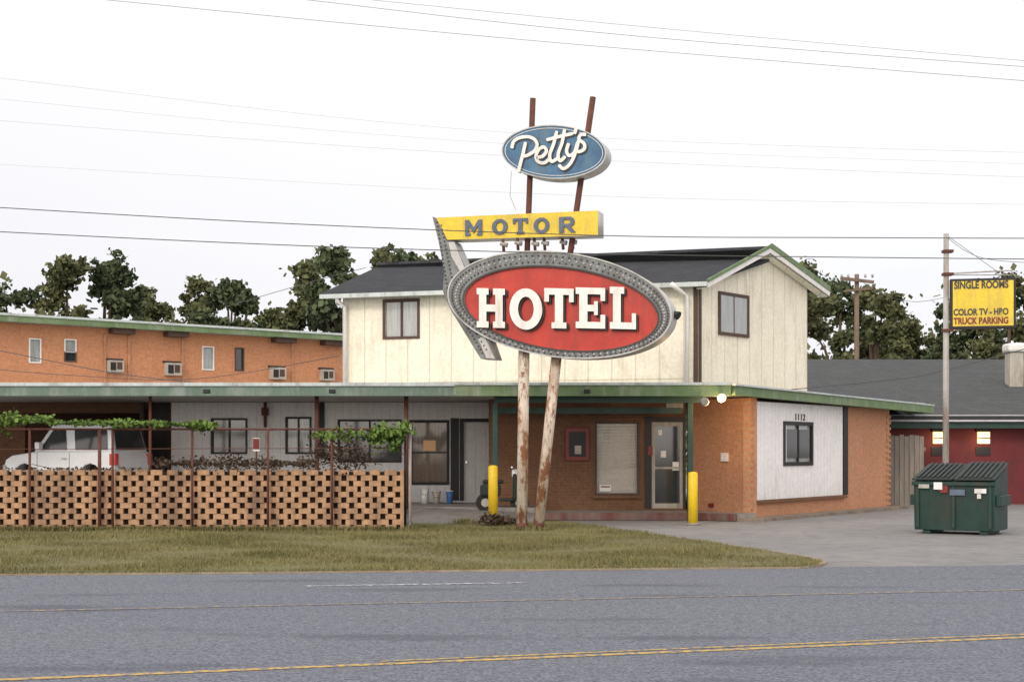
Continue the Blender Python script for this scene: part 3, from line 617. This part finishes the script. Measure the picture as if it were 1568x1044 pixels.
strokes=[[(804,217),(800,235),(796,250),(793,263)],[(783,227),(786,216),(797,210),(812,210),(821,218),(819,229),(808,237),(800,239)],
[(820,241),(830,239),(836,231),(832,225),(825,228),(820,238),(823,247),(833,249),(842,241)],[(852,200),(847,220),(841,237),(844,247),(853,242)],[(864,197),(860,218),(854,236),(857,246),(865,239)],
[(836,214),(855,209),(877,204)],[(870,219),(867,231),(871,238),(879,233),(884,217)],[(886,213),(880,235),(872,251),(862,258),(855,252)],[(882,196),(879,205)],[(897,206),(889,206),(886,213),(894,220),(894,228),(886,232),(879,229)]]
for i,st in enumerate(strokes):
    for (wd,mm,yf,off) in ((6.4,'ledge',.05,1.3),(5.0,'letter',.035,0)):
        L,R_=ribbon([(a_+off,b_+off) for a_,b_ in st],wd); n=len(L); v=[]
        yy=yf-.0012*i
        for q in L+R_:
            u,z=S.uz(*q); v.append((u,yy,z))
        S.put(mesh('script_stroke_%d'%i,v,[(k,k+1,n+k+1,n+k) for k in range(n-1)],M[mm],sg))
def pl2(nm,a_,b_,D0,D1,r,m): return tube(nm,[P(*a_,D0),P(*b_,D1)],r,m,sg,14)
pl2('pole_left_lower',(799,812),(803,500),28.5,28.47,.11,M['pole']); pl2('pole_left_upper',(803,500),(816,151),28.47,28.45,.058,M['rust'])
pl2('pole_right_lower',(824,812),(857,500),28.5,28.3,.105,M['pole']); pl2('pole_right_upper',(857,500),(908,149),28.3,28.2,.06,M['rust'])
pl2('pole_left_foot',(799,812),(799,800),28.5,28.5,.118,M['rust']); pl2('pole_right_foot',(824,812),(825.5,796),28.5,28.5,.113,M['rust'])
for i,(px,py) in enumerate(((770,376),(792,374),(818,375),(833,374),(861,373),(876,372))):
    p=P(px,py,28.35); tube('bracket_%d'%i,[p+Vector((0,0,.13)),p+Vector((.02,0,-.12))],.03,M['rust'],sg,8)
    tube('bracket_cap_%d'%i,[p+Vector((-.05,-.02,.03)),p+Vector((.09,-.06,.0))],[.03,.05],M['galv'],sg,8)
p=P(1032,480,27.6); tube('side_lamp',[p+Vector((-.1,.1,0)),p,p+Vector((.08,-.06,-.05))],[.03,.05,.09],M['lid'],sg,10)
tube('sign_cable',[P(783,262,28.3),P(781,300,28.3),P(790,322,28.3)],.006,M['wiref'],sg,5)

# ------------------------------------------------------------------ rooms sign
rs=empty('single_rooms_sign'); SR=Wall((WX(1455,32),32),(WX(1556,31.7),31.7))
tube('pole',[(WX(1450,32),32.1,-.02),(WX(1451,32),32.1,WZ(357,32))],[.075,.06],M['galv'],rs,12)
SR.pbox('cabinet',1455,1556,426,503,.0,.22,M['black'],rs,.01); SR.pbox('face',1459,1552,430,499,-.012,-.001,M['yellow'],rs)
text('line_a','SINGLE ROOMS',SR,1461,431,12,83,-.018,M['ledge'],rs,bold=.035); text('line_b','COLOR TV - HBO',SR,1460,473,10.5,84,-.018,M['ledge'],rs,bold=.035); text('line_c','TRUCK PARKING',SR,1460,486.5,10.5,84,-.018,M['poster'],rs,bold=.035)
tube('top_frame',[P(1450,428,32.1),P(1452,419,32.1),P(1548,414,31.9),P(1556,426,31.9)],.018,M['galv'],rs,6)
tube('top_frame_b',[P(1450,421,32.1),P(1556,421,31.9)],.012,M['galv'],rs,6)
tube('guy',[P(1452,362,32.1),P(1530,418,31.9)],.006,M['wire'],rs,5)
for i,py in enumerate((385,420,506)): p=P(1451,py,32.1); multibox('clamp_%d'%i,[(p.x-.11,p.x+.11,32.0,32.2,p.z-.03,p.z+.03)],M['rust'],rs)

# ------------------------------------------------------------------ dumpster
du=empty('dumpster'); WD=Wall((WX(1399,27.7),27.7),(WX(1523,26.9),26.9)); L=WD.L
def dpoly(nm,prof,u0,u1,m,bev=.01):
    n=len(prof); v=[(u0,y,z) for y,z in prof]+[(u1,y,z) for y,z in prof]
    o=mesh(nm,v,[tuple(range(n)),tuple(range(n,2*n))[::-1]]+[(i,n+i,n+(i+1)%n,(i+1)%n) for i in range(n)],m,du); 
    if bev: md=o.modifiers.new('b','BEVEL'); md.width=bev
    return WD.put(o)
dpoly('body',[(.05,.07),(.0,.95),(.0,1.0),(1.1,1.28),(1.1,.07)],0,L,M['dump'])
dpoly('base_rail_left',[(.08,-.0),(.08,.068),(1.1,.068),(1.1,0)],.15,.3,M['dump']); dpoly('base_rail_right',[(.08,0),(.08,.068),(1.1,.068),(1.1,0)],L-.3,L-.15,M['dump'])
dpoly('front_lip',[(-.05,.93),(-.05,1.01),(-.002,1.01),(-.002,.93)],-.03,L+.03,M['dump'])
for i in range(3): dpoly('rib_%d'%i,[(.0,.12),(-.025,.12),(-.025,.92),(-.003,.92)],.05+i*(L-.16)/2,.11+i*(L-.16)/2,M['dump'],.004)
dpoly('side_pocket_l',[(.1,.55),(.1,.75),(.9,.75),(.9,.55)],-.1,-.002,M['dump']); dpoly('side_pocket_r',[(.1,.55),(.1,.75),(.9,.75),(.9,.55)],L+.002,L+.1,M['dump'])
for j,(a_,b_,lift) in enumerate(((-.02,L/2-.01,-.03),(L/2+.01,L+.02,.0))):
    dpoly('lid_%d'%j,[(-.06,1.03),(-.06,1.07),(1.12,1.37+lift),(1.12,1.32+lift)],a_,b_,M['lid'],.01)
    for k in range(7):
        u_=a_+.08+k*(b_-a_-.2)/6; dpoly('lid_rib_%d_%d'%(j,k),[(-.03,1.078),(-.03,1.11),(1.08,1.395+lift),(1.08,1.362+lift)],u_,u_+.05,M['lid'],.005)
WD.pbox('label_a',1431,1444,738,749,-.065,-.052,M['white'],du); WD.pbox('label_b',1408,1424,741,747,-.065,-.052,M['galv'],du); WD.pbox('label_c',1493,1511,748,755,-.045,-.036,M['white'],du); WD.pbox('label_e',1497,1503,756,763,-.045,-.036,M['white'],du); WD.pbox('label_d',1455,1478,749,758,-.04,-.03,M['motorl'],du); WD.pbox('label_f',1440,1452,740,754,-.04,-.03,M['poster'],du)

for px,py0,py1,D in ((755,712,784,31.2),(1061,722,803,30.8)):
    e=empty('bollard'); x=WX(px,D); z0=-.01; z1=WZ(py0,D); tube('post',[(x,D,z0),(x,D,z1-.04),(x,D,z1-.01),(x,D,z1)],[.105,.105,.08,.03],M['ybol'],e,16)
    tube('base_ring',[(x,D,.0),(x,D,.04)],[.15,.13],M['conc'],e,16)

# ------------------------------------------------------------------ screen brick fence
bf=empty('brick_screen_fence'); D=28.3; WB=Wall((-14,D),(WX(613,D),D)); rows=11; hh=(WZ(719,D)-0.02)/rows; bs=[]
for r_ in range(rows):
    u_=(-.155 if r_%2 else 0)
    while u_<WB.L-.02:
        a_=max(0,u_+random.uniform(-.012,.012)); b_=min(WB.L,u_+.22+random.uniform(-.014,.014))
        if b_>a_+.02: bs.append((a_,b_,random.uniform(-.014,.014),.1,r_*hh+.02+.001,(r_+1)*hh+.02-.002))
        u_+=.31
WB.put(multibox('bricks',bs,M['brick_f'],bf,.004)); 
shadem=mat('fence_hole_shade',(.085,.05,.033),.95,.4,4)  # dark sheet added behind the bricks so the openings look shaded
WB.put(multibox('hole_shade',[(0,WB.L,.15,.2,.0,WZ(722,D))],shadem,bf))
WB.put(multibox('footing',[(0,WB.L,-.02,.2,-.02,.018)],M['conc'],bf))
WB.put(multibox('end_pier',[(WB.L-.0,WB.L+.07,-.01,.22,.0,WZ(719,D))],M['brick_f'],bf))
for i,px in enumerate((45,152,172,294,410,508)):
    p=WX(px,D-.12); tube('rail_post_%d'%i,[(p,D-.1,0),(p,D-.1,WZ(657,D))],.026 if px!=152 else .036,M['rust'],bf,8)
tube('rail_post_end',[(WX(628,D),D,0),(WX(628,D),D,WZ(648,D))],.03,M['galv'],bf,8); tube('rail_post_end_b',[(WX(620,D),D+.1,0),(WX(620,D),D+.1,WZ(640,D))],.02,M['black'],bf,8)
tube('top_rail',[(-14,D-.1,WZ(657,D)),(WX(628,D),D-.1,WZ(657,D))],.02,M['rust'],bf,8)
tube('mid_wire',[(-14,D-.1,WZ(688,D)),(WX(628,D),D-.1,WZ(686,D))],.007,M['rust'],bf,5)
def vine(name,segs,m,leaf):
    e=empty(name); C=[]
    for (x0,y0,x1,y1,sx,sz,n,D_) in segs:
        t=rng.uniform(0,1,n); px=x0+(x1-x0)*t; py=y0+(y1-y0)*t
        wob=np.sin(px*.11)*.5+np.sin(px*.037+1)*.5+1.2
        C.append(np.stack([(px-CX)*D_/F+rng.normal(0,sx,n),D_+rng.normal(0,.12,n),CH+(HY-py)*D_/F+rng.normal(0,sz,n)*wob],1))
    quads('leaves',np.concatenate(C),leaf,m,e)
    for i in range(14):
        s0=segs[i%len(segs)]; a_=rng.uniform(0,1); px=s0[0]+(s0[2]-s0[0])*a_; py=s0[1]+(s0[3]-s0[1])*a_
        q=[P(px+dx,py+dy,s0[7]) for dx,dy in ((0,0),(rng.uniform(-20,20),rng.uniform(-6,6)),(rng.uniform(-40,40),rng.uniform(-8,14)))]
        tube('stem_%d'%i,q,.006,M['bark'],e,4)
vine('grape_vine',[(-200,641,80,642,.05,.034,1500,28.2),(80,647,330,650,.05,.022,1200,28.2),(-100,652,12,658,.08,.04,250,28.2),(285,650,325,655,.05,.03,250,28.2)],M['leaf_v'],.085)
vine('climbing_vine',[(570,668,622,660,.10,.09,650,28.15),(602,690,622,648,.05,.06,220,28.15),(480,664,600,668,.06,.04,300,28.15)],M['leaf_v'],.09)
vine('dry_vine',[(240,709,480,709,.08,.05,1900,28.45),(480,694,560,700,.1,.12,1100,28.5),(0,717,225,718,.05,.015,150,28.4)],M['leaf_d'],.06)
vine('dry_shrub',[(742,795,790,797,.07,.05,600,30.2)],M['leaf_d'],.08)

# ------------------------------------------------------------------ parked vehicle
car=empty('parked_suv'); 
def cpoly(nm,prof,y0,y1,m,bev=.03):
    n=len(prof); v=[(x,y0,z) for x,z in prof]+[(x,y1,z) for x,z in prof]
    o=mesh(nm,v,[tuple(range(n)),tuple(range(n,2*n))[::-1]]+[(i,n+i,n+(i+1)%n,(i+1)%n) for i in range(n)],m,car)
    if bev: md=o.modifiers.new('b','BEVEL'); md.width=bev; md.segments=3
    return o
def arch(cx,r,n=8): return [(cx+r*math.cos(math.pi*(i/n)),.42+r*math.sin(math.pi*i/n)) for i in range(n+1)]
prof=[(0,.42),(.0,.8),(.08,.97),(.3,1.06),(1.15,1.14),(3.8,1.14),(3.88,1.0),(3.9,.42)]+arch(3.05,.47)+arch(.75,.47)
cpoly('body',prof,-.82,.82,M['carw'])
v=[(1.0,-.76,1.12),(3.82,-.76,1.13),(3.82,.76,1.13),(1.0,.76,1.12),(1.6,-.64,1.72),(3.6,-.64,1.74),(3.6,.64,1.74),(1.6,.64,1.72)]
cb_=mesh('cab',v,BF,M['carw'],car); md=cb_.modifiers.new('b','BEVEL'); md.width=.05; md.segments=3
def sidewin(nm,pts):
    for sg_,tag in ((-1,'l'),(1,'r')):
        vv=[(x,sg_*(.775-(z-1.12)*.2),z) for x,z in pts]; mesh(nm+tag,vv,[tuple(range(len(vv)))],M['glass'],car)
sidewin('front_side_window_',[(1.25,1.18),(2.2,1.18),(2.1,1.62),(1.68,1.62)]); sidewin('rear_side_window_',[(2.5,1.18),(3.62,1.18),(3.52,1.62),(2.4,1.61)])
mesh('windscreen',[(1.03,-.66,1.16),(1.03,.66,1.16),(1.52,.57,1.68),(1.52,-.57,1.68)],[(0,1,2,3)],M['glass'],car)
mesh('rear_glass',[(3.83,-.66,1.18),(3.83,.66,1.18),(3.66,.57,1.66),(3.66,-.57,1.66)],[(0,1,2,3)],M['glass'],car)
for i,(x,y) in enumerate(((.75,-.72),(.75,.72),(3.05,-.72),(3.05,.72))):
    tube('tyre_%d'%i,[(x,y-.09,.36),(x,y+.09,.36)],.36,M['rubber'],car,20); tube('hub_%d'%i,[(x,y-.1,.36),(x,y+.1,.36)],.19,M['chrome'],car,14)
multibox('wheel_wells',[(.35,1.15,-.5,.5,.3,.9),(2.65,3.45,-.5,.5,.3,.9)],M['rubber'],car)
cpoly('bumper_front',[(-.1,.4),(-.1,.62),(.02,.62),(.02,.4)],-.8,.8,M['galv']); cpoly('bumper_rear',[(3.88,.4),(3.88,.6),(4.02,.6),(4.02,.4)],-.8,.8,M['galv'])
for i,y in enumerate((-.835,.68)): multibox('tail_lamp_%d'%i,[(3.72,3.93,y,y+.155,.86,1.1)],M['redlamp'],car,.01); multibox('headlamp_%d'%i,[(-.02,.12,y,y+.155,.68,.86)],M['glassc'],car,.02)
multibox('side_strip',[(.3,3.7,-.836,-.822,.72,.76)],M['galv'],car); multibox('mirror',[(1.25,1.4,-.98,-.8,1.18,1.34)],M['carw'],car,.02)
multibox('door_seams',[(1.2,1.212,-.826,-.8205,.5,1.12),(2.33,2.342,-.826,-.8205,.5,1.12)],M['black'],car); multibox('door_handle',[(2.08,2.24,-.845,-.827,.98,1.01)],M['galv'],car)
car.location=(WX(32,35.0),35.2,.28); car.rotation_euler=(0,0,math.radians(-20)); car.scale=(.82,.9,1.14)

# ------------------------------------------------------------------ scooter at the entrance
sc=empty('motor_scooter'); D=33.3; x=WX(768,D); z=.17
for i,dx in enumerate((-.38,.42)):
    tube('wheel_%d'%i,[(x+dx,D-.05,z+.22),(x+dx,D+.05,z+.22)],.22,M['rubber'],sc,16); tube('rim_%d'%i,[(x+dx,D-.06,z+.22),(x+dx,D+.06,z+.22)],.10,M['galv'],sc,12)
multibox('seat',[(x-.45,x+.05,D-.12,D+.12,z+.66,z+.75)],M['black'],sc,.04); multibox('rear_body',[(x-.5,x-.02,D-.13,D+.13,z+.36,z+.65)],M['lid'],sc,.06); multibox('footboard',[(x-.05,x+.3,D-.12,D+.12,z+.25,z+.32)],M['lid'],sc,.02)
multibox('leg_shield',[(x+.26,x+.36,D-.17,D+.17,z+.28,z+.9)],M['lid'],sc,.04); multibox('head_fairing',[(x+.24,x+.42,D-.12,D+.12,z+.8,z+1.0)],M['white'],sc,.04); multibox('front_mudguard',[(x+.26,x+.6,D-.07,D+.07,z+.43,z+.5)],M['white'],sc,.03)
tube('handlebar',[(x+.24,D-.3,z+1.05),(x+.28,D,z+1.0),(x+.24,D+.3,z+1.05)],.02,M['chrome'],sc,6); tube('fork',[(x+.42,D,z+.22),(x+.3,D,z+.98)],.03,M['chrome'],sc,6)
def pail(nm,px0,px1,py0,D,body,rim):
    e=empty(nm); x0,x1=WX(px0,D),WX(px1,D); z0=.28; z1=WZ(py0,D); c_=(x0+x1)/2; w_=x1-x0
    tube('bucket',[(c_,D,z0),(c_,D,z1)],[w_*.4,w_*.5],M[body],e,14); tube('rim',[(c_,D,z1),(c_,D,z1+.02)],w_*.54,M[rim],e,14)
    tube('handle',[(c_-w_*.5,D-.02,z1),(c_-w_*.3,D-.12,z1-.14),(c_+w_*.3,D-.12,z1-.14),(c_+w_*.5,D-.02,z1)],.007,M['chrome'],e,5)
pail('bucket',644,657,748,35.7,'white','letter'); pail('bucket',662,675,752,35.5,'acgrey','white'); pail('bucket',683,694,752,35.5,'skyb','white')
e=empty('red_notice_sign'); p=P(392,680,33); multibox('board',[(p.x-.07,p.x+.07,33,33.02,p.z-.11,p.z+.13)],M['poster'],e); multibox('backing_board',[(p.x-.08,p.x+.08,33.022,33.04,p.z-.16,p.z+.15)],M['letter'],e); tube('post',[(p.x,33.06,.28),(p.x,33.06,p.z+.15)],.02,M['rust'],e,6)

# ------------------------------------------------------------------ utility pole & wires
up_=empty('utility_pole'); D=62
tube('pole',[(WX(1311,D),D,0),(WX(1312,D),D,WZ(420,D))],[.13,.10],M['upole'],up_,10)
beam('crossarm',P(1287,426,D-.2),P(1338,432,D-.2),.12,.13,M['upole'],up_); beam('crossarm_b',P(1292,446,D-.2),P(1336,441,D-.2),.1,.1,M['upole'],up_)
for i,px in enumerate((1289,1299,1325,1336)): tube('insulator_%d'%i,[P(px,425,D-.2),P(px,420,D-.2)],.05,M['galv'],up_,6)
pw=empty('power_lines')
def wire(nm,pts,D_,r_,m):
    q=crom(pts,8); tube(nm,[P(a_,b_,D_) for a_,b_ in q],r_,m,pw,5)
wire('wire_a',[(-300,299),(0,318),(450,343),(930,361),(1300,364),(1900,366)],22,.0075,M['wire'])
wire('wire_b',[(-300,338),(0,355),(480,377),(930,389),(1300,394),(1900,400)],22,.0075,M['wire'])
wire('wire_c',[(-100,-25),(160,0),(900,70),(1900,150)],24,.0055,M['wiref']); wire('wire_d',[(300,-18),(450,-2),(1000,58),(1900,127)],24,.0055,M['wiref']); wire('wire_e',[(450,-12),(545,-2),(1100,52),(1900,122)],24.5,.0045,M['wiref'])
wire('wire_f',[(-200,98),(0,120),(800,205),(1800,240)],50,.0045,M['wiref']); wire('wire_g',[(-200,163),(0,185),(800,240),(1800,280)],50,.0045,M['wiref'])
wire('wire_h',[(-200,128),(0,152),(800,222),(1800,258)],50,.004,M['wiref']); wire('wire_i',[(-200,240),(0,252),(900,300),(1800,316)],50,.004,M['wiref'])
wire('service_a',[(-100,520),(0,537),(180,572),(345,590)],38,.012,M['wire']); wire('service_b',[(-60,560),(100,574),(300,580),(520,545)],40,.010,M['wire'])
wire('service_c',[(1170,600),(1350,583),(1450,566),(1700,498)],36,.012,M['wire']); wire('service_d',[(345,470),(430,445),(490,428),(560,410)],45,.010,M['wire'])
wire('service_e',[(1452,365),(1480,385),(1520,398),(1620,405)],32,.006,M['wire']); wire('service_f',[(1312,425),(1350,450),(1400,462),(1450,455)],40,.007,M['wire'])

# ------------------------------------------------------------------ trees
T=[(75,8,434,115,'leaf_t'),(72,100,392,95,'leaf_t2'),(74,158,388,105,'leaf_t'),(80,212,436,85,'leaf_t2'),(78,252,458,75,'leaf_t2'),(82,305,422,100,'leaf_t2'),(76,352,428,90,'leaf_t'),(85,420,470,105,'leaf_t2'),(60,530,376,100,'leaf_t'),(62,480,396,85,'leaf_t2'),(70,568,386,80,'leaf_t2'),(75,615,382,100,'leaf_t'),(78,668,392,90,'leaf_t2'),
 (64,1232,404,105,'leaf_t2'),(75,1285,424,105,'leaf_t'),(72,1338,438,90,'leaf_t2'),(90,1388,486,90,'leaf_t2'),(92,1436,504,100,'leaf_t2'),(85,1495,448,100,'leaf_t'),(80,1545,414,105,'leaf_t2'),(80,1605,418,110,'leaf_t'),(74,-60,435,120,'leaf_t2')]
for D,px,py,wp,mm in T: tree(D,px,py,wp*1.2,M[mm])
C=[]
for i in range(90):
    cx=rng.uniform(-75,75); cy=rng.uniform(98,112); hh_=rng.uniform(6,11); k=800
    C.append(np.array([cx,cy,hh_*.45])+rng.normal(size=(k,3))*np.array([2.0,1.6,hh_*.27]))
C=np.concatenate(C); C=C[C[:,2]>.1]
quads('distant_treeline',C,.55,M['leaf_t2'])
